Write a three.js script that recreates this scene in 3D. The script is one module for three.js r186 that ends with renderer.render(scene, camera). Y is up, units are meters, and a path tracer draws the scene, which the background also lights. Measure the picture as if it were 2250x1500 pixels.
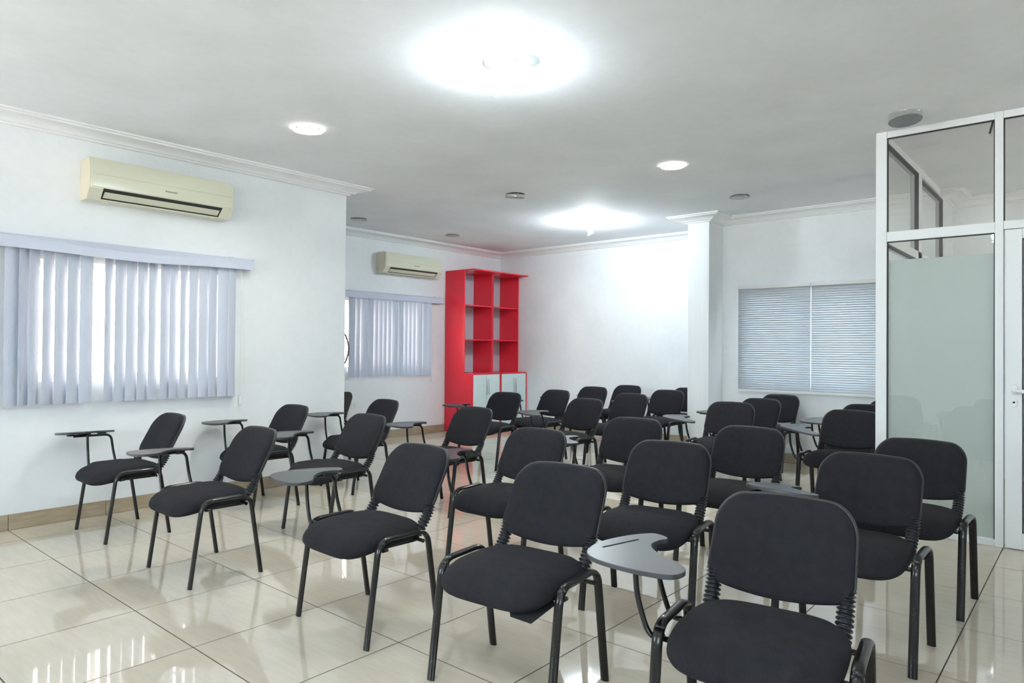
import * as THREE from 'three';
import { mergeGeometries, toCreasedNormals } from 'three/addons/utils/BufferGeometryUtils.js';
import { RoundedBoxGeometry } from 'three/addons/geometries/RoundedBoxGeometry.js';
import { TextGeometry } from 'three/addons/geometries/TextGeometry.js';
import { FontLoader } from 'three/addons/loaders/FontLoader.js';

// ---------------------------------------------------------------- camera, sky, exposure
const scene = new THREE.Scene();
const camera = new THREE.PerspectiveCamera(2 * Math.atan(750 / 1508.2) * 180 / Math.PI, 1.5, 0.05, 100);
camera.position.set(0, 1.255, 0);
camera.rotation.order = 'YXZ';
camera.rotation.set(0.0107, 0.7081, 0.0080);
scene.add(camera);
scene.background = new THREE.Color().setRGB(0.76, 0.89, 1.0);   // bright hazy sky
scene.backgroundIntensity = 6.5;
const sun = new THREE.DirectionalLight(new THREE.Color().setRGB(1, .90, .80), 38);   // stands high over the far side of the building
sun.position.set(12, 21, -5); sun.target.position.set(-3, 0, -3); sun.castShadow = true; sun.name = 'sun';
sun.shadow.camera.left = sun.shadow.camera.bottom = -16; sun.shadow.camera.right = sun.shadow.camera.top = 16; sun.shadow.camera.far = 60; sun.shadow.mapSize.set(2048, 2048); sun.shadow.radius = 1;
scene.add(sun, sun.target); sun.target.name = 'sun_aim';
const renderer = new THREE.WebGLRenderer({ antialias: true });
renderer.toneMapping = THREE.LinearToneMapping;
renderer.toneMappingExposure = 2.2;
renderer.shadowMap.enabled = true;

// ---------------------------------------------------------------- measures of the place (metres)
const H = 2.822, XA = -5.621, XB = -7.57, ZJ = -4.044, ZB = -8.53, ZC = -7.878, ZP = -5.453, XR = 2.5, ZF = 2.5;
const BULB = [[-2.5, -2.8], [-4.711, -6.959], [-1.0, -0.4]];  // the last one is an added fill lamp, out of view
const LIT = [[-4.316, -2.771], [-2.74, -5.278]];
const UNLIT = [[-4.506, -5.294], [-6.861, -5.12], [-6.796, -6.652], [-2.776, -6.776], [-0.971, -5.096]];
const COOL = new THREE.Color().setRGB(0.83, 0.94, 1.0), NEUTRAL = new THREE.Color().setRGB(1.0, 0.98, 0.9);

// ---------------------------------------------------------------- helpers
let seed = 20240611;
const rnd = () => { seed = (seed * 1664525 + 1013904223) >>> 0; return seed / 4294967296; };
const V = (x, y, z) => new THREE.Vector3(x, y, z);
const used = new Map();
function numbered(name) { const n = used.get(name) || 0; used.set(name, n + 1); return n ? name + '_' + String(n).padStart(3, '0') : name; }
function mesh(name, geo, mat, parent = scene) {
  const g = Array.isArray(geo) ? (geo.length > 1 ? mergeGeometries(geo.map(q => { const r = q.index ? q.toNonIndexed() : q; for (const k of Object.keys(r.attributes)) if (!['position', 'normal', 'uv'].includes(k)) r.deleteAttribute(k); return r; })) : geo[0]) : geo;
  const m = new THREE.Mesh(g, mat); m.castShadow = m.receiveShadow = true;
  m.name = parent === scene ? numbered(name) : name; parent.add(m); return m;
}
function group(name, x = 0, y = 0, z = 0, turn = 0) {
  const g = new THREE.Group(); g.name = numbered(name); g.position.set(x, y, z); g.rotation.y = turn; scene.add(g); return g;
}
function tag(o, label, category, grp) { o.userData.label = label; o.userData.category = category; if (grp) o.userData.group = grp; return o; }
function shell(o, label, category) { o.userData.kind = 'structure'; o.userData.label = label; o.userData.category = category; return o; }
const box = (x0, x1, y0, y1, z0, z1) => new THREE.BoxGeometry(x1 - x0, y1 - y0, z1 - z0).translate((x0 + x1) / 2, (y0 + y1) / 2, (z0 + z1) / 2);
const rbox = (x0, x1, y0, y1, z0, z1, r = 0.004, s = 2) => new RoundedBoxGeometry(x1 - x0, y1 - y0, z1 - z0, s, r).translate((x0 + x1) / 2, (y0 + y1) / 2, (z0 + z1) / 2);
function roundPath(pts, r, n = 6) {            // polyline with rounded corners
  const out = [pts[0].clone()];
  for (let i = 1; i < pts.length - 1; i++) {
    const a = pts[i - 1], b = pts[i], c = pts[i + 1];
    const p = b.clone().add(a.clone().sub(b).setLength(Math.min(r, a.distanceTo(b) * .49))), q = b.clone().add(c.clone().sub(b).setLength(Math.min(r, c.distanceTo(b) * .49)));
    const cv = new THREE.QuadraticBezierCurve3(p, b, q);
    for (let k = 0; k <= n; k++) out.push(cv.getPoint(k / n));
  }
  out.push(pts[pts.length - 1].clone()); return out;
}
function sweep(path, side, ra, rb, seg = 10, rf = null) {   // ellipse swept on a path; ra along side, rb across
  const pos = [], idx = [], uv = [], n = path.length;
  let len = 0;
  for (let i = 0; i < n; i++) {
    const t = path[Math.min(i + 1, n - 1)].clone().sub(path[Math.max(i - 1, 0)]).normalize();
    const s = side.clone().addScaledVector(t, -side.dot(t)).normalize(), b = t.clone().cross(s), k = rf ? rf(i / (n - 1)) : 1;
    if (i) len += path[i].distanceTo(path[i - 1]);
    for (let j = 0; j < seg; j++) {
      const a = j / seg * Math.PI * 2, p = path[i].clone().addScaledVector(s, Math.cos(a) * ra * k).addScaledVector(b, Math.sin(a) * rb * k);
      pos.push(p.x, p.y, p.z); uv.push(j / seg * .1, len);
    }
  }
  for (let i = 0; i < n - 1; i++) for (let j = 0; j < seg; j++) { const a = i * seg + j, b = i * seg + (j + 1) % seg; idx.push(a, b, a + seg, b, b + seg, a + seg); }
  for (const [e, base] of [[path[0], 0], [path[n - 1], (n - 1) * seg]]) {
    const c = pos.length / 3; pos.push(e.x, e.y, e.z); uv.push(0, 0);
    for (let j = 0; j < seg; j++) { const a = base + j, b = base + (j + 1) % seg; base ? idx.push(c, a, b) : idx.push(c, b, a); }
  }
  const g = new THREE.BufferGeometry(); g.setAttribute('position', new THREE.Float32BufferAttribute(pos, 3)); g.setAttribute('uv', new THREE.Float32BufferAttribute(uv, 2)); g.setIndex(idx); g.computeVertexNormals(); return g;
}
const rod = (pts, r, seg = 8) => sweep(pts, Math.abs(pts[1].clone().sub(pts[0]).normalize().x) > .8 ? V(0, 0, 1) : V(1, 0, 0), r, r, seg);
function pad(outline, profile, map) {           // cushion: outline scaled along a profile of [scale, height]
  const n = outline.length, pos = [], uv = [], idx = [];
  let cx = 0, cy = 0; for (const [a, b] of outline) { cx += a / n; cy += b / n; }
  profile.forEach(([s, h]) => { for (const [a, b] of outline) { const x = cx + (a - cx) * s, y = cy + (b - cy) * s; const p = map(x, y, h); pos.push(p.x, p.y, p.z); uv.push(x, y); } });
  for (let i = 0; i < profile.length - 1; i++) for (let j = 0; j < n; j++) { const a = i * n + j, b = i * n + (j + 1) % n; idx.push(a, a + n, b, b, a + n, b + n); }
  for (const [i, flip] of [[0, false], [profile.length - 1, true]]) {
    const c = pos.length / 3, p = map(cx, cy, profile[i][1]); pos.push(p.x, p.y, p.z); uv.push(cx, cy);
    for (let j = 0; j < n; j++) { const a = i * n + j, b = i * n + (j + 1) % n; flip ? idx.push(c, b, a) : idx.push(c, a, b); }
  }
  const g = new THREE.BufferGeometry(); g.setAttribute('position', new THREE.Float32BufferAttribute(pos, 3)); g.setAttribute('uv', new THREE.Float32BufferAttribute(uv, 2)); g.setIndex(idx); g.computeVertexNormals(); return g;
}
function extrude(pts, depth, holes = [], bevel = 0) {   // shape in x,y pulled along z
  const s = new THREE.Shape(pts.map(p => new THREE.Vector2(...p)));
  for (const h of holes) s.holes.push(h.isPath ? h : new THREE.Path(h.map(p => new THREE.Vector2(...p))));
  return new THREE.ExtrudeGeometry(s, { depth, bevelEnabled: bevel > 0, bevelThickness: bevel, bevelSize: bevel, bevelSegments: 2, curveSegments: 24 });
}
const rect = (a0, a1, b0, b1) => [[a0, b0], [a1, b0], [a1, b1], [a0, b1]];
const disc = (r, h, y, seg = 40) => new THREE.CylinderGeometry(r, r, h, seg).translate(0, y, 0);
const lathe = (pts, seg = 40) => new THREE.LatheGeometry(pts.map(p => new THREE.Vector2(...p)), seg);

// ---------------------------------------------------------------- textures (grain, weave, mottling only)
function tex(w, h, fn, srgb) {
  const d = new Uint8Array(w * h * 4);
  for (let y = 0; y < h; y++) for (let x = 0; x < w; x++) { const c = fn(x / w, y / h, x, y), i = (y * w + x) * 4; for (let k = 0; k < 3; k++) d[i + k] = Math.max(0, Math.min(255, (Array.isArray(c) ? c[k] : c) * 255)); d[i + 3] = 255; }
  const t = new THREE.DataTexture(d, w, h); t.wrapS = t.wrapT = THREE.RepeatWrapping; t.magFilter = THREE.LinearFilter; t.minFilter = THREE.LinearMipmapLinearFilter; t.generateMipmaps = true; if (srgb) t.colorSpace = THREE.SRGBColorSpace; t.needsUpdate = true; return t;
}
function lattice(nx, ny) { const a = Array.from({ length: nx * ny }, rnd); return (u, v) => { const x = u * nx, y = v * ny, i = Math.floor(x), j = Math.floor(y), f = x - i, g = y - j, s = f * f * (3 - 2 * f), t = g * g * (3 - 2 * g), q = (p, r) => a[((r % ny + ny) % ny) * nx + ((p % nx + nx) % nx)]; return (q(i, j) * (1 - s) + q(i + 1, j) * s) * (1 - t) + (q(i, j + 1) * (1 - s) + q(i + 1, j + 1) * s) * t; }; }
const n1 = lattice(6, 40), n2 = lattice(14, 120), n3 = lattice(4, 7), n4 = lattice(60, 60), n5 = lattice(9, 9), n6 = lattice(128, 128);
const stone = (a, b, c) => tex(512, 512, (u, v) => { const k = .45 * n1(u + c, v + c) + .25 * n2(u + c, v) + .3 * n3(u, v + c) - .5; return [a[0] + b[0] * k, a[1] + b[1] * k, a[2] + b[2] * k]; }, true);
const tileMaps = [0, .37, .71].map((c, i) => stone([[.826, .791, .721], [.823, .789, .720], [.829, .793, .723]][i], [.05, .056, .068], c));
const skirtMap = stone([.665, .605, .515], [.13, .14, .15], .2);
const weaveBump = tex(256, 256, (u, v, x, y) => ((x + y) % 4 < 2 ? .65 : .35) + .3 * (n6(u, v) - .5)); weaveBump.repeat.set(12, 12);
const weaveCol = tex(256, 256, (u, v) => { const k = .9 + .2 * (n6(u, v) - .5) + .12 * (n5(u, v) - .5); return [k, k, k]; }, true); weaveCol.repeat.set(5, 5);
const wallBump = tex(256, 256, (u, v) => .5 * n4(u, v) + .5 * n5(u, v)); wallBump.repeat.set(.8, .8);
const wallCol = tex(256, 256, (u, v) => { const k = .985 + .03 * (n5(u, v) - .5) + .012 * (n4(u, v) - .5); return [k, k, k]; }, true); wallCol.repeat.set(.35, .35);
const slatBump = tex(256, 256, (u, v) => .5 + .5 * Math.sin((u * 20 + v * 8 + .8 * Math.sin(v * 6.283 * 3)) * 6.283) * (.4 + .6 * n5(u, v))); slatBump.repeat.set(6, 2);
const scuffMap = tex(256, 256, (u, v) => { const k = n4(u, v) * .6 + n5(u, v) * .4 > .80 ? 1 : 0; return k ? [.26, .21, .18] : [.055, .057, .062]; }, true); scuffMap.repeat.set(3, 3);

// ---------------------------------------------------------------- materials
const S = (o) => new THREE.MeshStandardMaterial(o), Pm = (o) => new THREE.MeshPhysicalMaterial(o);
const C = (r, g, b) => new THREE.Color().setRGB(r, g, b);
const M = {
  wall: S({ color: C(.85, .88, .90), roughness: .55, map: wallCol, bumpMap: wallBump, bumpScale: .0012 }),
  ceiling: S({ color: C(.86, .885, .915), roughness: .8, map: wallCol, bumpMap: wallBump, bumpScale: .001 }),
  trim: S({ color: C(.87, .88, .89), roughness: .5 }),
  tiles: tileMaps.map(map => Pm({ map, color: C(.88, .88, .885), roughness: .03, ior: 1.68 })),
  grout: S({ color: C(.06, .052, .042), roughness: .9 }),
  skirt: S({ map: skirtMap, roughness: .22 }),
  frame: S({ color: C(.82, .84, .85), roughness: .35 }),
  gasket: S({ color: C(.02, .02, .022), roughness: .6 }),
  glass: Pm({ color: C(.92, .92, .90), transmission: 1, roughness: 0, thickness: 0, ior: 1.8 }),
  clear: Pm({ color: C(.97, .97, .96), transmission: 1, roughness: 0, thickness: 0, ior: 1.5 }),
  film: Pm({ color: C(.68, .77, .77), transmission: .4, roughness: .9, thickness: 0 }),
  fabric: Pm({ color: C(.019, .0187, .0232), specularIntensity: .6, roughness: .95, map: weaveCol, bumpMap: weaveBump, bumpScale: .0005, sheen: .03, sheenRoughness: .6, sheenColor: C(.30, .33, .38) }),
  lining: S({ color: C(.014, .014, .016), roughness: .9 }),
  plastic: S({ color: C(.022, .024, .028), roughness: .42 }),
  rubber: S({ color: C(.02, .022, .026), roughness: .28 }),
  steel: Pm({ color: 0xffffff, map: scuffMap, roughness: .3, specularIntensity: .5, clearcoat: .45, clearcoatRoughness: .06 }),
  tablet: S({ color: C(.045, .048, .053), roughness: .34 }),
  chrome: S({ color: C(.75, .75, .73), metalness: 1, roughness: .16 }),
  slat: Pm({ color: C(.60, .65, .76), roughness: .9, transmission: .035, thickness: 0, bumpMap: slatBump, bumpScale: .0008 }),
  valance: S({ color: C(.58, .62, .74), roughness: .55, bumpMap: slatBump, bumpScale: .0005 }),
  venetian: S({ color: C(.44, .48, .52), roughness: .4, metalness: .15 }),
  ac: S({ color: C(.70, .70, .56), roughness: .22 }),
  acSide: S({ color: C(.68, .62, .48), roughness: .35 }),
  dark: S({ color: C(.03, .03, .028), roughness: .6 }),
  ink: S({ color: C(.06, .07, .08), roughness: .5 }),
  red: S({ color: C(.84, .028, .055), roughness: .2 }),
  redDeep: S({ color: C(.40, .015, .06), roughness: .4 }),
  panel: S({ color: C(.58, .66, .74), roughness: .5 }),
  door: S({ color: C(.66, .76, .76), roughness: .22 }),
  white: S({ color: C(.80, .80, .78), roughness: .4 }),
  cord: S({ color: C(.78, .76, .72), roughness: .5 }),
  frost: Pm({ color: C(.62, .66, .66), roughness: .35, transmission: .5, thickness: 0 }),
  smoke: Pm({ color: C(.24, .25, .27), roughness: .12 }),
  can: S({ color: C(.6, .6, .58), metalness: 1, roughness: .3 }),
  tube: S({ color: C(.9, .9, .9), emissive: C(.85, .95, 1.0), emissiveIntensity: 9, roughness: .4 }),
  glowDisc: S({ color: C(.9, .9, .86), emissive: C(1, .98, .86), emissiveIntensity: 3.2, roughness: .4 }),
  render: S({ color: C(.86, .70, .56), roughness: .9 }),
  yard: S({ color: C(.50, .49, .47), roughness: .9 }),
  foliage: S({ color: C(.30, .34, .14), roughness: .9 }),
  wire: S({ color: C(.35, .34, .3), metalness: .9, roughness: .3 }),
  cage: S({ color: C(.12, .10, .10), metalness: .7, roughness: .35 }),
};

// ---------------------------------------------------------------- lamps' light
function lampLight(x, y, z, color, power, r) { const l = new THREE.PointLight(color, power); l.position.set(x, y, z); l.castShadow = true; l.shadow.radius = r; l.name = 'lamp_light'; scene.add(l); return l; }

// ================================================================ THE SETTING
// floor: slab of grout with tiles laid on it, 0.6 m grid
const floor = new THREE.Group(); floor.name = 'floor'; scene.add(floor); shell(floor, 'polished cream floor tiles with thin dark joints', 'floor');
mesh('grout_bed', box(XB - .2, XR + .2, -.16, -.0012, ZB - .2, ZF + .2), M.grout, floor);
{
  const gx = -.4732, gz = -1.327, t = .6, gap = .0028;
  const cache = new Map();
  for (let i = -5; i <= 11; i++) for (let k = -7; k <= 11; k++) {
    let x1 = gx - .6 * i, x0 = x1 - t, z1 = gz - .6 * k, z0 = z1 - t;
    if (x1 < XB || x0 > XR || z1 < ZB || z0 > ZF) continue;
    if (x1 < XA - .1 && z0 > ZJ + .1) continue;
    x0 = Math.max(x0, XB - .02); x1 = Math.min(x1, XR + .02); z0 = Math.max(z0, ZB - .02); z1 = Math.min(z1, ZF + .02);
    const w = x1 - x0 - gap * 2, d = z1 - z0 - gap * 2; if (w < .02 || d < .02) continue;
    const v = Math.floor(rnd() * 3), key = w.toFixed(3) + d.toFixed(3) + v;
    if (!cache.has(key)) { const g = new THREE.BoxGeometry(w, .012, d); const p = g.attributes.position, uv = g.attributes.uv; for (let q = 0; q < p.count; q++) uv.setXY(q, p.getX(q) / .6 + v * .31, p.getZ(q) / .6 + v * .17); cache.set(key, g); }
    const m = mesh('tile', cache.get(key), M.tiles[v], floor); m.position.set((x0 + x1) / 2, -.006, (z0 + z1) / 2); m.castShadow = false;
  }
}
// ceiling with the openings of the lamps
{
  const holes = [...BULB, ...LIT, ...UNLIT].map(([x, z]) => { const p = new THREE.Path(); p.absarc(x, -z, .088, 0, Math.PI * 2); p.isPath = true; return p; });
  const g = extrude(rect(XB - .2, XR + .2, -ZF - .2, -ZB + .2), .16, holes).rotateX(-Math.PI / 2).translate(0, H, 0);
  shell(mesh('ceiling', g, M.ceiling), 'flat white painted ceiling', 'ceiling');
  shell(mesh('roof', box(XB - .3, XR + .3, H + .165, H + .28, ZB - .3, ZF + .3), M.ceiling), 'roof slab above the ceiling', 'roof');
}
// walls (thick, real openings)
const winA = { z0: -2.80, z1: -1.46, y0: 1.0, y1: 1.86 }, winB = { z0: -6.80, z1: -5.38, y0: 1.0, y1: 1.88 }, winC = { x0: -3.16, x1: -1.72, y0: .86, y1: 1.94 };
const wallZ = (x0, x1, z0, z1, hole) => extrude(rect(-z1, -z0, 0, H), x1 - x0, hole ? [rect(-hole.z1, -hole.z0, hole.y0, hole.y1)] : []).rotateY(Math.PI / 2).translate(x0, 0, 0);
const wallX = (x0, x1, z0, z1, hole) => extrude(rect(x0, x1, 0, H), z1 - z0, hole ? [rect(hole.x0, hole.x1, hole.y0, hole.y1)] : []).translate(0, 0, z0);
shell(mesh('wall_left', wallZ(XA - .2, XA, ZJ, ZF, winA), M.wall), 'white painted wall with the near window', 'wall');
shell(mesh('wall_jog', wallX(XB - .2, XA - .2, ZJ, ZJ + .2), M.wall), 'white wall set back behind the near window wall', 'wall');
shell(mesh('wall_far_left', wallZ(XB - .2, XB, ZB - .2, ZJ, winB), M.wall), 'white painted wall with the far window', 'wall');
shell(mesh('wall_back', wallX(XB, -3.43, ZB - .2, ZB), M.wall), 'plain white back wall', 'wall');
shell(mesh('wall_back_right', wallX(-3.43, -1.27, ZC - .2, ZC, winC), M.wall), 'white wall behind the grey venetian blinds', 'wall');
shell(mesh('pillar', rbox(-3.695, -3.43, 0, H, ZB, -7.5, .006), M.wall), 'square white pillar before the back wall', 'pillar');
shell(mesh('wall_office', wallX(-1.16, XR, -8.58, -8.38), M.wall), 'white wall inside the glazed office', 'wall');
shell(mesh('office_pilaster', box(-1.27, -1.16, 0, H, -8.58, ZC), M.wall), 'white pilaster at the end of the side glazing', 'pillar');
const addedWinD = { z0: -7.4, z1: -6.6, y0: 1.1, y1: 2.0 }, addedWinE = [{ x0: -5.3, x1: -3.1, y0: .9, y1: 2.2 }, { x0: -.6, x1: 1.6, y0: .9, y1: 2.2 }];  // unseen openings added to let in soft fill daylight
shell(mesh('wall_right', wallZ(XR, XR + .2, ZB - .2, ZF + .2, addedWinD), M.wall), 'white wall on the right side of the room', 'wall');
shell(mesh('wall_front', extrude(rect(XA - .2, XR, 0, H), .2, addedWinE.map(w => rect(w.x0, w.x1, w.y0, w.y1))).translate(0, 0, ZF), M.wall), 'white wall behind the viewpoint', 'wall');
// cornice swept on the wall line with mitred corners
function cornice(path) {
  const prof = [[0, 0], [.19, 0], [.19, .012], [.172, .016], [.168, .026], [.135, .029], [.105, .036], [.078, .046], [.062, .056], [.056, .062], [.03, .064], [.026, .074], [0, .078]];
  const P = path.map(p => new THREE.Vector2(...p)), right = (a, b) => { const d = b.clone().sub(a).normalize(); return new THREE.Vector2(-d.y, d.x); };
  const pos = [], idx = [];
  P.forEach((p, i) => {
    const a = i ? right(P[i - 1], p) : right(p, P[1]), b = i < P.length - 1 ? right(p, P[i + 1]) : a, m = a.clone().add(b); m.multiplyScalar(2 / m.lengthSq());
    prof.forEach(([u, v]) => pos.push(p.x + m.x * u, H - v, p.y + m.y * u));
  });
  const n = prof.length;
  for (let i = 0; i < P.length - 1; i++) for (let j = 0; j < n; j++) { const a = i * n + j, b = i * n + (j + 1) % n; idx.push(a, b, a + n, b, b + n, a + n); }
  let g = new THREE.BufferGeometry(); g.setAttribute('position', new THREE.Float32BufferAttribute(pos, 3)); g.setIndex(idx);
  g = toCreasedNormals(g.toNonIndexed(), .35); g.setAttribute('uv', new THREE.Float32BufferAttribute(new Float32Array(g.attributes.position.count * 2), 2)); return g;
}
shell(mesh('trim_1', cornice([[XA, ZF], [XA, ZJ], [XB, ZJ], [XB, ZB], [-3.695, ZB], [-3.695, -7.5], [-3.43, -7.5], [-3.43, ZC], [-1.16, ZC], [-1.16, -8.38], [XR, -8.38]]), M.trim), 'white plaster cornice along the wall tops', 'cornice');
// skirting tiles
function skirting(name, label, a, b, nx, nz, first) {    // from a to b, face normal nx,nz
  const o = new THREE.Group(); o.name = name; scene.add(o); shell(o, label, 'baseboard');
  const bk = new THREE.BoxGeometry(Math.hypot(b[0] - a[0], b[1] - a[1]), .102, .006); { const m = mesh('grout_bed', bk, M.grout, o); m.position.set((a[0] + b[0]) / 2 + nx * .003, .052, (a[1] + b[1]) / 2 + nz * .003); m.rotation.y = Math.atan2(-(b[1] - a[1]), b[0] - a[0]); }
  const L = Math.hypot(b[0] - a[0], b[1] - a[1]), ux = (b[0] - a[0]) / L, uz = (b[1] - a[1]) / L; let s = 0, e = first;
  while (s < L - .01) {
    const w = Math.min(e, L) - s - .003, g = new RoundedBoxGeometry(w, .104, .011, 1, .0015);
    const p = g.attributes.position, uv = g.attributes.uv, off = rnd(); for (let q = 0; q < p.count; q++) uv.setXY(q, p.getX(q) / .6 + off, p.getY(q) / .6 + off);
    const m = mesh('tile', g, M.skirt, o); const c = s + w / 2 + .0015; m.position.set(a[0] + ux * c + nx * .0057, .0535, a[1] + uz * c + nz * .0057); m.rotation.y = Math.atan2(-uz, ux); s = Math.min(e, L); e += .6;
  }
}
skirting('baseboard_left', 'tan skirting tiles along the near window wall', [XA, .473 + .6], [XA, ZJ], 1, 0, .6);
skirting('baseboard_far_left', 'tan skirting tiles below the far window', [XB, ZJ], [XB, -7.26], 1, 0, .3);
skirting('baseboard_back', 'tan skirting tiles along the back wall', [-6.98, ZB], [-3.70, ZB], 0, 1, .4);
skirting('baseboard_back_right', 'tan skirting tiles below the venetian blinds', [-3.43, ZC], [-1.28, ZC], 0, 1, .5);

// windows: aluminium frames with panes
function windowZ(name, label, xo, w, mull) {
  const o = new THREE.Group(); o.name = name; scene.add(o); shell(o, label, 'window');
  const t = .045, x0 = xo, x1 = xo + .05;
  mesh('window_frame', [box(x0, x1, w.y0, w.y0 + t, w.z0, w.z1), box(x0, x1, w.y1 - t, w.y1, w.z0, w.z1), box(x0, x1, w.y0 + t, w.y1 - t, w.z0, w.z0 + t), box(x0, x1, w.y0 + t, w.y1 - t, w.z1 - t, w.z1)], M.frame, o);
  const edges = [w.z0 + t, ...mull, w.z1 - t];
  for (const m of mull) mesh('mullion', box(x0 + .005, x1 - .005, w.y0 + t, w.y1 - t, m - .02, m + .02), M.frame, o);
  mesh('transom_bar', box(x0 + .01, x1 - .01, 1.41, 1.44, w.z0 + t, w.z1 - t), M.frame, o);
  for (let i = 0; i < edges.length - 1; i++) mesh('pane', new THREE.PlaneGeometry(edges[i + 1] - edges[i], w.y1 - w.y0 - 2 * t).rotateY(Math.PI / 2).translate(x0 + .025, (w.y0 + w.y1) / 2, (edges[i] + edges[i + 1]) / 2), M.clear, o);
}
windowZ('window_1', 'white framed window behind the near vertical blind', XA - .17, winA, [-1.9, -2.34]);
windowZ('window_2', 'white framed window behind the far vertical blind', XB - .17, winB, [-5.86, -6.33]);
{
  const o = new THREE.Group(); o.name = 'window_3'; scene.add(o); shell(o, 'window behind the closed venetian blinds', 'window');
  const w = winC, t = .045, z0 = ZC - .17, z1 = z0 + .05;
  mesh('window_frame', [box(w.x0, w.x1, w.y0, w.y0 + t, z0, z1), box(w.x0, w.x1, w.y1 - t, w.y1, z0, z1), box(w.x0, w.x0 + t, w.y0 + t, w.y1 - t, z0, z1), box(w.x1 - t, w.x1, w.y0 + t, w.y1 - t, z0, z1), box(-2.54, -2.40, w.y0 + t, w.y1 - t, z0, z1)], M.frame, o);
  for (const [a, b] of [[w.x0 + t, -2.54], [-2.40, w.x1 - t]]) mesh('pane', new THREE.PlaneGeometry(b - a, w.y1 - w.y0 - 2 * t).translate((a + b) / 2, (w.y0 + w.y1) / 2, z0 + .025), M.clear, o);
}
function windowX(name, label, zo, w, mull) {
  const o = new THREE.Group(); o.name = name; scene.add(o); shell(o, label, 'window'); const t = .045, z0 = zo, z1 = zo + .05, xs = [w.x0 + t, ...mull, w.x1 - t];
  mesh('window_frame', [box(w.x0, w.x1, w.y0, w.y0 + t, z0, z1), box(w.x0, w.x1, w.y1 - t, w.y1, z0, z1), box(w.x0, w.x0 + t, w.y0 + t, w.y1 - t, z0, z1), box(w.x1 - t, w.x1, w.y0 + t, w.y1 - t, z0, z1)], M.frame, o);
  for (const m of mull) mesh('mullion', box(m - .02, m + .02, w.y0 + t, w.y1 - t, z0, z1), M.frame, o);
  for (let i = 0; i < xs.length - 1; i++) mesh('pane', new THREE.PlaneGeometry(xs[i + 1] - xs[i], w.y1 - w.y0 - 2 * t).translate((xs[i] + xs[i + 1]) / 2, (w.y0 + w.y1) / 2, z0 + .025), M.clear, o);
}
windowX('window_4', 'added fill window, unseen, behind the viewpoint toward the blind wall', ZF + .1, addedWinE[0], [-4.2]);  // this and the next are added out of view for even fill light
windowX('window_5', 'added fill window, unseen, in the wall behind the viewpoint', ZF + .1, addedWinE[1], [.5]);
windowZ('window_6', 'added unseen window brightening the glazed office from its side wall', XR + .1, addedWinD, [-7.0]);  // added out of view to bring daylight into the office
// outdoors
shell(mesh('yard', box(-40, 40, -.5, -.16, -40, 40), M.yard), 'bare ground outside the building', 'ground');
tag(mesh('boundary_wall', [box(-9.9, -9.7, -.16, 3.0, -14, 6), box(-9.94, -9.66, 3.0, 3.08, -14, 6)], M.render), 'pale cream boundary wall outside the near window', 'wall');

// glazed office partition
{
  const pl = group('glass_partition', -.84, 0, ZP); tag(pl, 'white framed glass partition with frosted lower pane beside the door', 'partition');
  const X = (x) => x + .84, fr = (name, x0, x1, y0, y1, d = .03) => mesh(name, rbox(X(x0), X(x1), y0, y1, -d, d, .004), M.frame, pl);
  fr('post', -1.219, -1.148, 0, H); fr('post', -.518, -.471, 0, H, .031); fr('post', .42, .47, 0, H);
  fr('rail', -1.148, -.518, 2.775, H, .028); fr('rail', -1.148, -.518, 2.036, 2.106, .028); fr('rail', -1.148, -.518, 0, .045, .028);
  fr('rail', -.471, .42, 2.775, H, .028); fr('rail', -.471, .42, 2.052, 2.108, .028);
  const pane = (x0, x1, y0, y1) => {
    const p = mesh('pane', new THREE.PlaneGeometry(x1 - x0, y1 - y0).translate(X((x0 + x1) / 2), (y0 + y1) / 2, .004), M.glass, pl);
    const g = .006; mesh('gasket', [box(X(x0), X(x0) + g, y0, y1, .002, .022), box(X(x1) - g, X(x1), y0, y1, .002, .022), box(X(x0) + g, X(x1) - g, y1 - g, y1, .002, .022)], M.gasket, p);
  };
  pane(-1.148, -.518, 2.106, 2.775); pane(-1.148, -.518, .045, 2.036); pane(-.471, .42, 2.108, 2.775);
  mesh('frosted_film', new THREE.PlaneGeometry(.63, 1.906 - .045).translate(X(-.833), (1.906 + .045) / 2, -.004), M.film, pl).userData.label = 'grey green frosted film';
  mesh('loose_gasket', rod([V(X(-.527), 2.762, .034), V(X(-.545), 2.685, .036)], .006, 6), M.gasket, pl);
}
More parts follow.
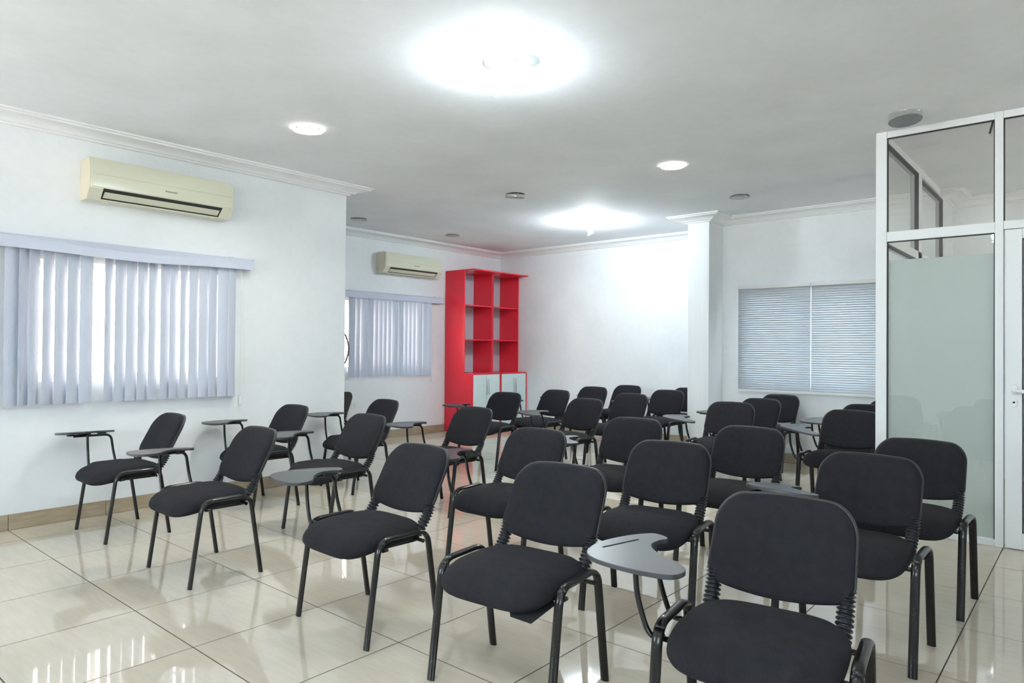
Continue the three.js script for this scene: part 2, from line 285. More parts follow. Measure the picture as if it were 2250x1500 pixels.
{
  const d = new THREE.Group(); d.name = 'door_1'; d.position.set(-.464, 0, ZP); scene.add(d); shell(d, 'white framed glass door with lever handle', 'door');
  const W = .88; const fr = (name, x0, x1, y0, y1) => mesh(name, rbox(x0, x1, y0, y1, -.024, .03, .004), M.frame, d);
  fr('stile', 0, .09, .006, 2.048); fr('stile', W - .09, W, .006, 2.048); fr('rail', .09, W - .09, .006, .11); fr('rail', .09, W - .09, 1.985, 2.048);
  const p = mesh('pane', new THREE.PlaneGeometry(W - .18, 1.875).translate(W / 2, 1.0475, .004), M.glass, d);
  mesh('gasket', [box(.09, .096, .11, 1.985, .002, .026), box(W - .096, W - .09, .11, 1.985, .002, .026), box(.096, W - .096, 1.979, 1.985, .002, .026)], M.gasket, p);
  const ov = (rx, ry) => { const q = []; for (let k = 0; k < 24; k++) { const a = k / 24 * Math.PI * 2; q.push([Math.cos(a) * rx, Math.sin(a) * rx + Math.sign(Math.sin(a)) * (ry - rx)]); } return q; };
  const h = mesh('handle', [extrude(ov(.016, .03), .008, [], .002).translate(.05, 1.02, .03), rod([V(.05, 1.015, .03), V(.05, 1.015, .075)], .011, 10), sweep(roundPath([V(.05, 1.015, .066), V(.05, 1.015, .08), V(.07, 1.013, .082), V(.17, 1.006, .08)], .012), V(0, 1, 0), .012, .009, 10)], M.frame, d); h.userData.label = 'white lever handle';
  const e = mesh('escutcheon', extrude(ov(.015, .028), .006, [], .002).translate(.048, .935, .03), M.frame, d);
  mesh('keyhole', [extrude(ov(.006, .0135), .002).translate(.048, .932, .038), new THREE.CylinderGeometry(.009, .009, .002, 16).rotateX(Math.PI / 2).translate(.048, .941, .039)], M.can, e);
}
{
  const o = group('side_glazing', -1.19, 0, -6.6); tag(o, 'white framed glazing running back from the partition corner', 'partition');
  const Z = (z) => z + 6.6, fr = (name, y0, y1, z0, z1) => mesh(name, box(-.028, .028, y0, y1, Z(z0), Z(z1)), M.frame, o);
  const zs = [-5.485, -6.63, -6.78, -7.80];
  fr('rail', 2.765, H, -7.685, zs[0]); fr('rail', 0, .045, -7.876, zs[0]); fr('rail', 2.036, 2.106, -7.80, zs[0]);
  fr('post', .045, 2.765, zs[2], zs[1]); fr('post', .045, 2.738, -7.876, zs[3]);
  for (const [a, b] of [[zs[1], zs[0]], [zs[3], zs[2]]]) for (const [y0, y1] of [[2.106, b < -6 ? 2.742 : 2.765], [.045, 2.036]]) {
    const p = mesh('pane', new THREE.PlaneGeometry(b - a, y1 - y0).rotateY(Math.PI / 2).translate(0, (y0 + y1) / 2, Z((a + b) / 2)), M.glass, o);
    mesh('gasket', [box(.001, .03, y1 - .014, y1, Z(a), Z(b)), box(.001, .03, y0, y1 - .014, Z(a), Z(a) + .02)], M.gasket, p);
    if (y1 < 2.1) mesh('frosted_film', new THREE.PlaneGeometry(b - a, 1.906 - y0).rotateY(Math.PI / 2).translate(-.006, (y0 + 1.906) / 2, Z((a + b) / 2)), M.film, o);
  }
}

// ================================================================ LAMPS
function can(o) { mesh('housing', [lathe([[.087, 0], [.086, .02], [.078, .12], [.02, .125]]), lathe([[.0868, -.002], [.098, -.002], [.099, .0], [.0868, .0]])], M.can, o); }
function bareBulb([x, z], label, power, tiltDisc) {
  const o = group('bare_bulb_lamp', x, H, z); tag(o, label, 'ceiling lamp'); can(o);
  mesh('socket', lathe([[0, .10], [.022, .10], [.024, .03], [.027, -.012], [.022, -.03], [0, -.03]], 24), M.white, o);
  const pts = []; for (let i = 0; i <= 90; i++) { const a = i / 90 * Math.PI * 2 * 3.5; pts.push(V(Math.cos(a) * .027, -.04 - i / 90 * .13, Math.sin(a) * .027)); }
  const t = mesh('spiral_tube', sweep(pts, V(0, 1, 0), .0085, .0085, 8), M.tube, o); t.userData.label = 'glowing white spiral tube';
  if (tiltDisc) { const d = mesh('glass_disc', lathe([[0, .003], [.085, .003], [.09, 0], [.085, -.003], [0, -.003]]), M.frost, o); d.position.set(...tiltDisc[0]); d.rotation.set(...tiltDisc[1]); }
  lampLight(x, H - .095, z, COOL, power, 2);
}
function downlight([x, z], label, lit, drop, tx, tz, glass) {
  const o = group('downlight', x, H, z); tag(o, label, 'ceiling lamp', undefined); can(o);
  const d = new THREE.Group(); d.name = 'cover'; o.add(d); d.position.y = -drop; d.rotation.set(tx, 0, tz);
  mesh('cover_glass', lathe([[0, .004], [.096, .004], [.1, .001], [.098, -.003], [0, -.004]]), lit ? M.glowDisc : glass, d);
  if (!lit && drop > .02) mesh('cover_ring', lathe([[.0985, .002], [.0985, drop - .004], [.094, drop - .004], [.094, .004]]), M.chrome, d);
  for (let k = 0; k < 3; k++) { const a = k * 2.094 + .5; mesh('clip', new THREE.CylinderGeometry(.004, .004, drop + .02, 8).translate(Math.cos(a) * .082, (drop + .01) / 2, Math.sin(a) * .082), M.chrome, d); }
  if (lit) { const l = new THREE.SpotLight(NEUTRAL, lit, 0, 1.35, 1); l.position.set(x, H - drop - .02, z); l.target.position.set(x, 0, z); l.castShadow = true; l.shadow.radius = 4; l.name = 'lamp_light'; scene.add(l); scene.add(l.target); l.target.name = 'lamp_aim'; }
}
bareBulb(BULB[0], 'bare glowing bulb nearest the viewer, hanging from its ceiling opening', 1.1, [[.075, -.016, -.06], [.14, 0, -.16]]);
bareBulb(BULB[1], 'bare glowing bulb above the far chairs, before the back wall', 2.6, [[.05, -.02, -.07], [.25, 0, -.2]]);
bareBulb(BULB[2], 'added fill bulb, unseen, on the ceiling above the viewpoint', 1.5);  // added out of view to even out the room light
downlight(LIT[0], 'lit round downlight above the near air conditioner side', 4, .018, .05, -.06);
downlight(LIT[1], 'lit round downlight in the middle of the ceiling', 5, .014, 0, .03);
downlight(UNLIT[0], 'unlit downlight with dark glass hanging below its chrome ring', 0, .034, .05, -.1, M.smoke);
downlight(UNLIT[1], 'unlit downlight close to the corner of the near window wall', 0, .012, .02, 0, M.frost);
downlight(UNLIT[2], 'unlit downlight above the far air conditioner', 0, .012, 0, .02, M.frost);
downlight(UNLIT[3], 'unlit downlight in front of the white pillar', 0, .012, 0, 0, M.frost);
downlight(UNLIT[4], 'unlit downlight with loose cover glass above the partition corner', 0, .045, -.1, .08, M.smoke);

// ================================================================ VERTICAL BLINDS
function verticalBlind(x, z, label, zr, zl, slats, yb, yt, bow, cordZ) {
  const o = group('vertical_blind', x, 0, z); tag(o, label, 'blind'); const Z = (q) => q - z;
  // valance: curved strip, its lower run sagging in the middle of the near blind
  const N = 28, prof = [[0, .0], [.075, .0], [.092, -.012], [.094, -.03], [.094, -.092], [.088, -.092], [.088, -.03], [.084, -.016], [.072, -.006], [0, -.006]];
  const pos = [], idx = [], uv = [];
  for (let i = 0; i <= N; i++) { const q = i / N, zz = zr + (zl - zr) * q, b = bow * Math.exp(-(((q - .42) / .22) ** 2)); prof.forEach(([u, v], j) => { pos.push(u + b * .9 * Math.max(0, (-v - .005) / .03 > 1 ? 1 : (-v) / .03), yt + v - b * .55 * (v < -.008 ? 1 : 0), Z(zz)); uv.push(zz, u + v); }); }
  const n = prof.length; for (let i = 0; i < N; i++) for (let j = 0; j < n; j++) { const a = i * n + j, b = i * n + (j + 1) % n; idx.push(a, a + n, b, b, a + n, b + n); }
  let g = new THREE.BufferGeometry(); g.setAttribute('position', new THREE.Float32BufferAttribute(pos, 3)); g.setAttribute('uv', new THREE.Float32BufferAttribute(uv, 2)); g.setIndex(idx);
  mesh('valance', [toCreasedNormals(g.toNonIndexed(), .6), box(0, .093, yt - .09, yt - .002, Z(zr) - .003, Z(zr)), box(0, .093, yt - .09, yt - .002, Z(zl), Z(zl) + .003)], M.valance, o);
  mesh('head_rail', box(.03, .07, yt - .055, yt - .02, Z(zr) + .01, Z(zl) - .01), M.white, o);
  for (const q of [.08, .86]) mesh('bracket', box(.0, .06, yt - .001, yt + .005, Z(zr + (zl - zr) * q) - .02, Z(zr + (zl - zr) * q) + .02), M.chrome, o);
  for (const [c, a, tw] of slats) {           // centre, turn, slight twist
    const w = .0445, h = yt - .055 - yb, gg = new THREE.BoxGeometry(.0012, h, w * 2, 1, 12, 4), p = gg.attributes.position, u = gg.attributes.uv;
    for (let k = 0; k < p.count; k++) { const s = p.getZ(k) / w, y = p.getY(k), t = .5 - y / h, an = a + tw * t; const lx = p.getX(k) + .006 * (1 - s * s), lz = p.getZ(k); u.setXY(k, lz, y); p.setXYZ(k, lx * Math.cos(an) + lz * Math.sin(an), y, -lx * Math.sin(an) + lz * Math.cos(an)); }
    gg.computeVertexNormals(); const m = mesh('slat', gg, M.slat, o); m.position.set(.058, yb + h / 2, Z(c));
  }
  mesh('bottom_chain', [...slats.slice(1)].map(([c], i) => rod([V(.058, yb + .012, Z(slats[i][0])), V(.058, yb + .008, Z((slats[i][0] + c) / 2)), V(.058, yb + .012, Z(c))], .0008, 5)), M.cord, o);
  if (cordZ !== undefined) {
    const k = mesh('pull_cord', [rod([V(.05, yt - .08, Z(cordZ)), V(.045, 1.3, Z(cordZ - .004)), V(.04, .85, Z(cordZ - .008))], .0022, 6), rod(roundPath([V(.05, yt - .08, Z(cordZ - .01)), V(.05, 1.4, Z(cordZ - .025)), V(.05, 1.0, Z(cordZ - .04)), V(.05, .92, Z(cordZ - .03)), V(.05, .90, Z(cordZ - .005))], .08), .0014, 6)], M.cord, o);
    mesh('cord_weight', rbox(.03, .05, .755, .845, Z(cordZ - .008) - .008, Z(cordZ - .008) + .008, .004), M.white, k);
  }
}
{
  // edges of each slat along the wall as they stand in the photograph
  const px = [[0, 20], [22, 137], [137, 215], [215, 298], [325, 410], [418, 515], [518, 612], [615, 718], [812, 875], [890, 978], [980, 1064], [1070, 1148], [1158, 1224], [1250, 1327], [1325, 1387], [1405, 1462], [1475, 1548], [1550, 1632], [1632, 1692], [1692, 1787], [1785, 1840]];
  const zOf = (q) => { const p = q / 3.571, tb = [[6, -1.274], [38, -1.356], [84, -1.476], [118, -1.568], [145, -1.644], [177, -1.735], [201, -1.806], [229, -1.89], [275, -2.033], [325, -2.195], [372, -2.355], [413, -2.5], [456, -2.66], [514, -2.886]]; let i = 0; while (i < tb.length - 2 && p > tb[i + 1][0]) i++; return tb[i][1] + (tb[i + 1][1] - tb[i][1]) * (p - tb[i][0]) / (tb[i + 1][0] - tb[i][0]); };
  const slats = []; for (let z = -.88; z > -1.24; z -= .077) slats.push([z, .3, 0]);
  px.forEach(([a, b], i) => { if (!i) return; const z1 = zOf(a), z0 = zOf(b), w = z1 - z0; const tn = -(z0 + z1) / 2 / 5.56; let best = 0; for (let q = 0; q < 1.1; q += .01) if (Math.cos(q) - tn * Math.sin(q) >= w / .089) best = q; slats.push([(z0 + z1) / 2, best, [0, .04, -.05, .03][i % 4]]); });
  verticalBlind(XA, -1.9, 'pale lavender vertical blind below the near air conditioner, with a wide gap', -3.027, -.80, slats, .842, 2.005, .05, -2.945);
}
{
  const slats = []; const tilt = [-.5, -.6, -.5, .22, -.5, -.55, -.5, -.45, -.55, -.5, .24, -.55, -.5, -.55, -.5, -.6, .2, -.6, -.5];
  for (let i = 0; i < 19; i++) slats.push([-5.515 - i * .0755, tilt[i], i === 0 ? .3 : [0, .05, -.05][i % 3]]);
  verticalBlind(XB, -6.2, 'pale lavender vertical blind below the far air conditioner, nearly closed', -7.145, -5.20, slats, .86, 2.012, .0, -6.95);
}

// ================================================================ VENETIAN BLINDS
function venetian(x0, x1, label) {
  const o = group('venetian_blind', (x0 + x1) / 2, 0, ZC + .035); tag(o, label, 'blind'); const w = x1 - x0, n = 46, y0 = .815, y1 = 1.972, pitch = (y1 - y0) / n;
  mesh('head_rail', rbox(-w / 2, w / 2, 1.972, 2.005, -.02, .02, .003), M.white, o);
  mesh('bottom_rail', rbox(-w / 2, w / 2, .782, .806, -.012, .014, .003), M.white, o);
  const g = new THREE.BoxGeometry(w - .004, .0009, .031, 1, 1, 6), p = g.attributes.position; for (let k = 0; k < p.count; k++) { const s = p.getZ(k) / .0155; p.setY(k, p.getY(k) + (.0042 * (1 - s * s))); } g.computeVertexNormals();
  for (let i = 0; i < n; i++) { const m = mesh('slat', g, M.venetian, o); m.position.set(0, y0 + pitch * (i + .4), 0); m.rotation.x = 1.16 + .03 * (rnd() - .5); }
  for (const q of [-.36, .36]) mesh('ladder_cord', rod([V(q * w, .8, -.013), V(q * w, 1.4, -.013), V(q * w, 1.98, -.013)], .001, 5), M.cord, o);
}
venetian(-3.222, -2.404, 'closed grey venetian blind next to the white pillar');
venetian(-2.4015, -1.585, 'closed grey venetian blind next to the glass partition');

// ================================================================ AIR CONDITIONERS
const font = await new FontLoader().loadAsync('fonts/droid/droid_sans_bold.typeface.json');
function airCon(x, z0, z1, y0, y1, label, bars) {
  const W = z1 - z0, o = group('air_conditioner', x, y0, (z0 + z1) / 2); tag(o, label, 'air conditioner'); const h = y1 - y0, w2 = W / 2;
  // side profile (out from the wall, up)
  const full = [[0, 0], [.13, .0], [.185, .062], [.196, .075], [.2, .12], [.199, h - .10], [.192, h - .03], [.178, h - .006], [.16, h], [0, h]];
  const mid = [[0, .03], [.09, .03], [.10, .055], [.16, .075], [.197, .078], [.2, .12], [.199, h - .10], [.192, h - .03], [.178, h - .006], [.16, h], [0, h]];
  const lower = [[0, 0], [.13, 0], [.135, .008], [.115, .014], [0, .014]];
  const along = (pr, a, b) => { const g = toCreasedNormals(extrude(pr, b - a, [], 0), .5); return g.rotateY(-Math.PI / 2).translate(0, 0, 0).rotateY(Math.PI / 2).translate(0, 0, a); };
  mesh('body', [along(full, -w2, -w2 + .085), along(full, w2 - .085, w2), along(mid, -w2 + .085, w2 - .085), along(lower, -w2 + .085, w2 - .085)], M.ac, o);
  mesh('front_panel', [along([[.197, .082], [.203, .084], [.2045, .12], [.2035, h - .125], [.198, h - .123]], -w2 + .012, w2 - .012), along([[.196, h - .119], [.2025, h - .119], [.2, h - .07], [.1945, h - .02], [.186, h - .004]], -w2 + .012, w2 - .012)], M.ac, o);
  for (const s of [-1, 1]) mesh('end_cap', along([[.005, .004], [.13, .004], [.184, .064], [.193, .08], [.196, .12], [.195, h - .10], [.176, h - .01], [.005, h - .004]], s > 0 ? w2 : -w2 - .004, s > 0 ? w2 + .004 : -w2), M.acSide, o);
  mesh('air_outlet', along([[.05, .0145], [.118, .0145], [.195, .0775], [.16, .0745], [.1, .0545], [.088, .0295], [.05, .0295]], -w2 + .086, w2 - .086), M.dark, o);
  const L = mesh('louver', along([[.132, .019], [.174, .054], [.172, .057], [.128, .0225]], -w2 + .1, w2 - .1), M.ac, o);
  if (bars) for (let k = 0; k < 16; k++) { const q = -w2 + .13 + k * (W - .26) / 15; mesh('vane', box(.105, .125, .015, .022, q - .004, q + .004), M.acSide, o); }
  const t = new TextGeometry('Panasonic', { font, size: .0135, depth: .0008, curveSegments: 3 }); t.computeBoundingBox(); t.translate(-t.boundingBox.max.x / 2, 0, 0).rotateY(Math.PI / 2).translate(.2046, .125, -.03); mesh('lettering', t, M.ink, o);
  for (const q of [-w2 + .11, w2 - .14]) mesh('screw_cover', box(.09, .11, -.004, .001, q, q + .03), M.acSide, o);
}
airCon(XA, -2.786, -1.735, 2.305, 2.60, 'cream wall air conditioner above the near vertical blind', false);
airCon(XB, -7.013, -5.958, 2.285, 2.572, 'cream wall air conditioner beside the red bookcase', true);

// ================================================================ RED BOOKCASE (two cabinets side by side, one long top each)
function cabinet(z0, z1, label, near) {
  const o = group('red_bookcase', XB + .008, 0, (z0 + z1) / 2); tag(o, label, 'bookcase'); const w = (z0 - z1) / 2, t = .018, D = .405, DB = .585;
  // side panels as one stepped outline
  const out = [[0, 0], [DB, 0], [DB, .872], [D, .872], [D, 2.412], [0, 2.412]];
  for (const [a, mat] of [[-w, M.red], [w - t, M.red]]) mesh('side_panel', extrude(out, t).translate(0, 0, a), mat, o);
  mesh('back_panel', box(.004, .012, .10, 2.41, -w + t, w - t), M.panel, o);
  for (const y of [1.376, 1.893]) mesh('shelf', rbox(.012, D, y, y + t, -w + t, w - t, .002), M.red, o);
  mesh('counter', rbox(.012, DB + .004, .870, .888, -w + t, w - t, .002), M.red, o);
  mesh('plinth', box(.05, DB - .02, 0, .07, -w + t, w - t), M.red, o); mesh('floor_board', box(.012, DB - .02, .07, .088, -w + t, w - t), M.red, o);
  mesh('top', rbox(0, .605, 2.412, 2.43, -w, w, .002), M.red, o);
  const dw = (2 * w - 2 * t - .008) / 2;
  for (const s of [-1, 1]) {
    const c = s * (dw / 2 + .0015), d = mesh('door', rbox(DB - .02, DB - .003, .092, .866, c - dw / 2, c + dw / 2, .002), M.door, o), hz = s * .019;
    mesh('handle', [rod([V(DB + .028, .80, hz), V(DB + .028, .69, hz), V(DB + .028, .565, hz)], .007, 8), rod([V(DB - .006, .79, hz), V(DB + .028, .79, hz)], .005, 8), rod([V(DB - .006, .585, hz), V(DB + .028, .585, hz)], .005, 8)], M.chrome, d);
  }
}
cabinet(-7.267, -7.889, 'red open bookcase unit on pale doors, its red side toward the window');
cabinet(-7.896, -8.518, 'red open bookcase unit on pale doors, tight in the room corner');

tag(mesh('booklet', rbox(-7.50, -7.30, .8882, .897, -7.50, -7.35, .002), S({ color: C(.10, .12, .09), roughness: .6 })), 'thin dark booklet lying in the lowest open shelf of the red bookcase', 'booklet');

// ================================================================ SOCKETS, FAN, WIRE
function socket(x, y, z, turn, label, gangs) {
  const o = group('wall_socket', x, y, z, turn); tag(o, label, 'socket'); const w = .043 * gangs;
  mesh('plate', rbox(-w, w, -.043, .043, 0, .009, .003), M.white, o);
  for (let k = 0; k < gangs; k++) { const c = (k - (gangs - 1) / 2) * .075; for (const [a, b] of [[0, .014], [-.011, -.008], [.011, -.008]]) mesh('pin_hole', box(c + a - .003, c + a + .003, b - .004, b + .004, .0088, .0096), M.dark, o); }
}
socket(XB, .485, -5.60, Math.PI / 2, 'white wall socket below the far vertical blind', 1);
socket(-2.435, .445, ZC, 0, 'white wall socket left of its twin, below the venetian blinds', 1);
socket(-2.335, .445, ZC, 0, 'white wall socket right of its twin, below the venetian blinds', 1);
{
  const o = group('wall_fan', -6.150, 1.242, ZJ); tag(o, 'wire cage wall fan peeking past the near wall corner', 'fan');
  const cg = []; const R = .2;
  for (let k = 0; k < 36; k++) { const a = k / 36 * Math.PI * 2, pts = []; for (let i = 0; i <= 10; i++) { const b = -1.25 + i / 10 * 2.5; pts.push(V(Math.cos(a) * (R - .05 * (1 - Math.cos(b)) * 2.2) , Math.sin(a) * (R - .05 * (1 - Math.cos(b)) * 2.2), -.285 + .06 * Math.sin(b))); } cg.push(sweep(pts, V(-Math.sin(a), Math.cos(a), 0), .0012, .0012, 5)); }
  for (const [r, z, q] of [[R, -.285, .008], [.13, -.342, .003], [.13, -.228, .003]]) cg.push(new THREE.TorusGeometry(r, q, 6, 48).translate(0, 0, z));
  mesh('cage', cg, M.cage, o);
  mesh('motor', lathe([[0, -.05], [.05, -.045], [.06, 0], [.05, .05], [0, .055]], 24).rotateX(Math.PI / 2).translate(0, 0, -.17), M.white, o);
  for (let k = 0; k < 3; k++) mesh('blade', extrude([[-.02, .02], [.02, .02], [.06, .12], [.04, .165], [-.03, .15], [-.04, .08]], .002).rotateY(.35).rotateZ(k * 2.094).translate(0, 0, -.285), M.plastic, o);
  mesh('hub', lathe([[0, -.03], [.024, -.025], [.028, .02], [0, .022]], 20).rotateX(Math.PI / 2).translate(0, 0, -.285), M.plastic, o);
  mesh('bracket', [rbox(-.04, .04, -.16, -.02, -.02, 0, .006), rod(roundPath([V(0, -.09, -.015), V(0, -.09, -.13), V(0, -.04, -.17)], .04), .014, 10)], M.white, o);
}
{
  const pts = []; for (let i = 0; i <= 60; i++) { const q = i / 60; pts.push(V(-.13 + q * .26 + .03 * Math.sin(q * 21), .006 + .028 * Math.abs(Math.sin(q * 9)) * q, .03 * Math.cos(q * 17))); }
  const o = mesh('bent_wire', sweep(pts, V(0, 1, .1), .0035, .0035, 6), M.wire); o.position.set(-4.469, 0, -6.205); o.rotation.y = .9; tag(o, 'small loose curl of bent wire lying on the tiles', 'wire');
}

// ================================================================ CHAIRS
function backOutline(w, yb, yt, sag, grow = 0) {
  const up = [], dn = [], r = .085, rb = .05, n = 30;
  for (let i = 0; i <= n; i++) {
    const u = -Math.cos(i / n * Math.PI), x = u * w;
    let a = Math.max(Math.abs(x) - (w - r), 0); const yT = yt - .012 * u * u - (r - Math.sqrt(Math.max(r * r - a * a, 0)));
    a = Math.max(Math.abs(x) - (w - rb), 0); const yB = yb - sag * (1 - u * u) + (rb - Math.sqrt(Math.max(rb * rb - a * a, 0)));
    up.push([x, yT]); dn.push([x, yB]);
  }
  const o = [...up.reverse(), ...dn.slice(1, -1)];
  return grow ? o.map(([x, y]) => [x * (1 + grow), y + (y - .63) * grow]) : o;
}
const chairGeo = {};
{
  const w = .226, yb = .505, yt = .774, zb = -.171, zt = -.312;
  const map = (x, y, h) => { const t = (y - yb) / (yt - yb), u = x / w; return V(x * (1 - .04 * t), y, zb + (zt - zb) * t + .021 * (u * u - .5) + h); };
  chairGeo.back = pad(backOutline(w - .004, yb, yt - .003, .032), [[.05, .012], [.4, .011], [.7, .008], [.88, .004], [.95, -.001], [.985, -.008], [1, -.018], [1, -.026], [.97, -.03]], map);
  chairGeo.backShell = pad(backOutline(w, yb, yt, .032), [[.985, -.022], [1.006, -.023], [1.008, -.031], [.99, -.040], [.95, -.045], [.6, -.048], [.05, -.048]], map);
  const so = []; for (let i = 0; i < 72; i++) { const a = -i / 72 * Math.PI * 2, c = Math.cos(a), s = Math.sin(a), n = 2 / 3.9, x = .236 * Math.sign(c) * Math.abs(c) ** n, z = .033 + .221 * Math.sign(s) * Math.abs(s) ** n; so.push([x * (1 - .05 * Math.max(0, -z / .19)), z]); }
  const smap = (x, z, h) => { const f = Math.max(0, (z - .06) / .194), e = Math.abs(x) / .236; return V(x, .446 + h - .036 * f * f - .012 * f * e * e * e + .006 * Math.max(0, -z / .19), z); };
  chairGeo.seat = pad(so, [[.04, .022], [.35, .021], [.6, .018], [.78, .012], [.9, .003], [.965, -.009], [.995, -.024], [1, -.036], [.975, -.05], [.93, -.056]], smap);
  chairGeo.under = pad(so, [[.955, -.05], [.93, -.060], [.88, -.066], [.5, -.068], [.05, -.068]], smap);
  for (const s of [-1, 1]) {
    const x = s * .266, path = roundPath([V(x, 0, .196), V(x, .438, .135), V(x, .440, -.128), V(x, 0, -.196)], .062, 8);
    const k = 5, m = path.length, cut = (a, b, rz) => sweep(path.slice(a, b), V(1, 0, 0), .0175, .0105, 12);
    chairGeo['fl' + s] = cut(0, k + 1); chairGeo['rail' + s] = cut(k, m - k); chairGeo['rl' + s] = cut(m - k - 1, m);
    const col = []; for (let i = 0; i <= 72; i++) { const t = i / 72, q = t * t * (3 - 2 * t); col.push(V(s * (.196 + .004 * t), .398 + .135 * t, -.118 - .085 * Math.sin(t * 1.45))); }
    chairGeo['coil' + s] = sweep(col, V(1, 0, 0), .0225, .0225, 14, t => 1 + .2 * Math.cos(t * Math.PI * 2 * 11));
  }
  chairGeo.bars = [rod([V(-.266, .392, .112), V(0, .392, .112), V(.266, .392, .112)], .009), rod([V(-.266, .392, -.108), V(0, .392, -.108), V(.266, .392, -.108)], .009), box(-.2, -.17, .375, .386, -.13, .13), box(.17, .2, .375, .386, -.13, .13)];
  chairGeo.bolt = (s) => new THREE.CylinderGeometry(.0075, .0075, .018, 10).rotateX(Math.PI / 2).translate(s * .266, .392, .100);
  const tp = new THREE.CatmullRomCurve3([[-.322, -.072], [-.355, -.088], [-.385, -.078], [-.432, -.012], [-.470, .09], [-.472, .17], [-.452, .232], [-.40, .272], [-.31, .294], [-.225, .298], [-.172, .286], [-.152, .248], [-.160, .208], [-.192, .172], [-.24, .142], [-.296, .092], [-.328, .038], [-.325, -.02], [-.310, -.05]].map(([x, z]) => V(x, 0, z)), true, 'catmullrom', .5).getPoints(90).slice(0, -1);
  const slot = []; const [sx0, sz0, sx1, sz1] = [-.437, .150, -.383, .012]; for (let k = 0; k < 20; k++) { const a = k / 20 * Math.PI * 2, L = Math.hypot(sx1 - sx0, sz1 - sz0), dx = (sx1 - sx0) / L, dz = (sz1 - sz0) / L, c = Math.cos(a) * .006 + Math.sign(Math.cos(a)) * L / 2, q = Math.sin(a) * .006; slot.push([(sx0 + sx1) / 2 + dx * c - dz * q, -((sz0 + sz1) / 2 + dz * c + dx * q)]); }
  chairGeo.tablet = toCreasedNormals(extrude(tp.map(p => [p.x, -p.z]), .010, [slot], .002).rotateX(-Math.PI / 2).translate(0, .633, 0), .25);
  chairGeo.tray = box(-.43, -.37, .630, .6335, .0, .16);
  chairGeo.rodA = rod(roundPath([V(-.262, .392, .112), V(-.305, .390, .112), V(-.345, .50, .108), V(-.352, .622, .11)], .045), .0085, 10);
  chairGeo.rodB = rod(roundPath([V(-.262, .392, -.066), V(-.300, .390, -.064), V(-.332, .50, -.05), V(-.345, .621, -.038), V(-.375, .622, .19)], .04), .0085, 10);
  chairGeo.plates = [rbox(-.385, -.33, .619, .632, .07, .15, .003), rbox(-.37, -.335, .612, .632, -.03, .02, .003), rbox(-.40, -.345, .616, .632, .165, .205, .003)];
  chairGeo.flap = pad([[.02, .10], [.17, .04], [.225, .10], [.215, .235], [.14, .25]], [[.05, .002], [1, .0], [1, -.003], [.05, -.003]], (x, z, h) => V(x, .374 - .022 * Math.max(0, (x - .03) / .18) * Math.max(0, (z - .05) / .2) * 1.6 + h, z));
}
const PIV = V(-.345, .62, .06); for (const g of [chairGeo.tablet, chairGeo.tray, ...chairGeo.plates]) g.translate(-PIV.x, -PIV.y, -PIV.z);
function makeChair(sagging, bare) {
  const o = new THREE.Group();
  const st = mesh('seat', chairGeo.seat, M.fabric, o); mesh('seat_lining', chairGeo.under, M.lining, st);
  if (sagging) mesh('torn_lining', chairGeo.flap, M.lining, st);
  const bk = mesh('backrest', chairGeo.back, M.fabric, o); mesh('back_shell', chairGeo.backShell, M.plastic, bk);
  for (const s of [-1, 1]) {
    const l = mesh('leg', chairGeo['fl' + s], M.steel, o); mesh('bolt', chairGeo.bolt(s), M.plastic, l); mesh('leg', chairGeo['rl' + s], M.steel, o);
    mesh('side_rail', chairGeo['rail' + s], M.steel, o); mesh('bellows_post', chairGeo['coil' + s], M.rubber, o);
  }
  mesh('seat_frame', chairGeo.bars, M.steel, o);
  if (bare) return o;
  const tb = mesh('writing_tablet', chairGeo.tablet, M.tablet, o); tb.position.copy(PIV); mesh('mounting_plate', chairGeo.plates, M.plastic, tb); mesh('pen_tray', chairGeo.tray, M.plastic, tb);
  mesh('tablet_arm', chairGeo.rodA, M.steel, o); mesh('tablet_arm', chairGeo.rodB, M.steel, o);
  return o;
}
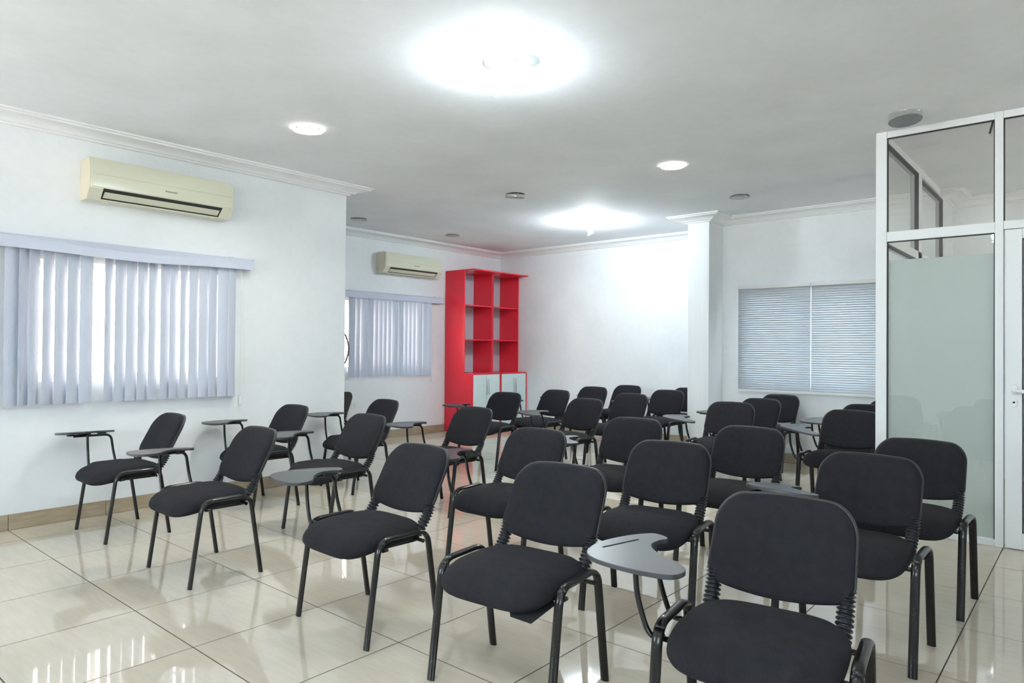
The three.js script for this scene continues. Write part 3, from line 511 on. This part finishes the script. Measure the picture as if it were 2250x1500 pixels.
// x, z, turn in degrees, label; rows counted from the viewer, places counted from the window wall
const seats = [
  [-5.039, -1.837, -.2, 'black tablet chair nearest the viewer beside the near window wall'],
  [-3.833, -1.826, -.9, 'black tablet chair, second from the window wall in the nearest row'],
  [-2.573, -1.991, -1.8, 'black tablet chair, third from the window wall in the nearest row'],
  [-1.677, -2.009, 5.0, 'black armless chair with drooping seat lining, fourth in the nearest row', 'sag'],
  [-.751, -2.010, 7.2, 'largest black tablet chair in the foreground, right end of the nearest row'],
  [-5.105, -2.861, 0, 'black tablet chair beside the near window wall, first of the second row'],
  [-4.026, -2.788, -.8, 'black tablet chair, second from the window wall in the second row'],
  [-2.568, -2.947, 1.3, 'black tablet chair, third from the window wall in the second row'],
  [-1.665, -2.981, 8.5, 'black armless chair, fourth from the window wall in the second row', 'bare'],
  [-.814, -3.220, 0, 'black tablet chair at the right end of the second row'],
  [-5.085, -3.790, -4.5, 'black tablet chair at the near wall corner, first of the third row'],
  [-3.915, -3.781, -2.4, 'black tablet chair, second from the window wall in the third row'],
  [-2.466, -3.940, 5.2, 'black tablet chair, third from the window wall in the third row'],
  [-1.666, -3.971, 1.7, 'black tablet chair, fourth from the window wall in the third row'],
  [-.757, -4.022, -1.5, 'black armless chair in front of the frosted partition pane', 'bare'],
  [-6.598, -4.424, -90, 'black chair half hidden behind the near wall corner', 'bare'],
  [-4.979, -5.435, 3.2, 'black tablet chair in front of the pale bookcase doors'],
  [-3.862, -5.290, -6.8, 'black tablet chair right of the one before the bookcase doors'],
  [-2.589, -5.915, 5.2, 'black tablet chair nearest the viewer in the column before the pillar'],
  [-1.551, -5.784, -1.5, 'black tablet chair nearest the viewer in the column beside the partition post'],
  [-4.924, -6.221, -6.9, 'black tablet chair just right of the bookcase, left of the far group'],
  [-3.934, -6.294, -3.6, 'black tablet chair in the middle of the far group'],
  [-4.990, -7.144, -2.0, 'black tablet chair in the far group, second before the plain back wall'],
  [-4.882, -7.800, -4.0, 'black tablet chair closest to the plain back wall'],
  [-3.972, -7.230, -2.3, 'black tablet chair with its tablet in front of the pillar'],
  [-4.010, -7.867, -1.5, 'black tablet chair cut off by the left edge of the pillar'],
  [-2.644, -6.599, -9.6, 'black tablet chair, middle of the column below the left venetian blind'],
  [-2.728, -7.424, -8.0, 'black tablet chair closest to the left venetian blind'],
  [-1.611, -6.548, -1.5, 'black tablet chair, second back in the column beside the partition post'],
  [-1.560, -7.300, -1.5, 'black tablet chair farthest back in the column beside the partition post'],
];
// how single tablets sit on their arms: shift in x, turn about x and z
const tabletPose = { 0: [-.07, -.02, .09], 1: [0, -.02, .05], 5: [0, 0, .03], 9: [.08, -.12, -.03], 17: [.04, 0, -.05], 18: [0, 0, -.1], 19: [.07, 0, -.15], 26: [.06, 0, 0], 28: [.04, .05, 0] };
const proto = makeChair(false), protoSag = makeChair(true, true), protoBare = makeChair(false, true);
for (const [n, [x, z, a, label, kind]] of seats.entries()) {
  const c = (kind === 'sag' ? protoSag : kind === 'bare' ? protoBare : proto).clone();
  if (tabletPose[n]) { const t = c.children.find(q => q.name === 'writing_tablet'), [dx, rx, rz] = tabletPose[n]; t.position.x += dx; t.rotation.set(rx, 0, rz); }
  c.name = numbered(kind ? 'armless_chair' : 'tablet_chair'); c.position.set(x, 0, z); c.rotation.y = a * Math.PI / 180; scene.add(c);
  c.userData = {}; tag(c, label, 'chair', 'black chairs set out in rows');
}
renderer.render(scene, camera);
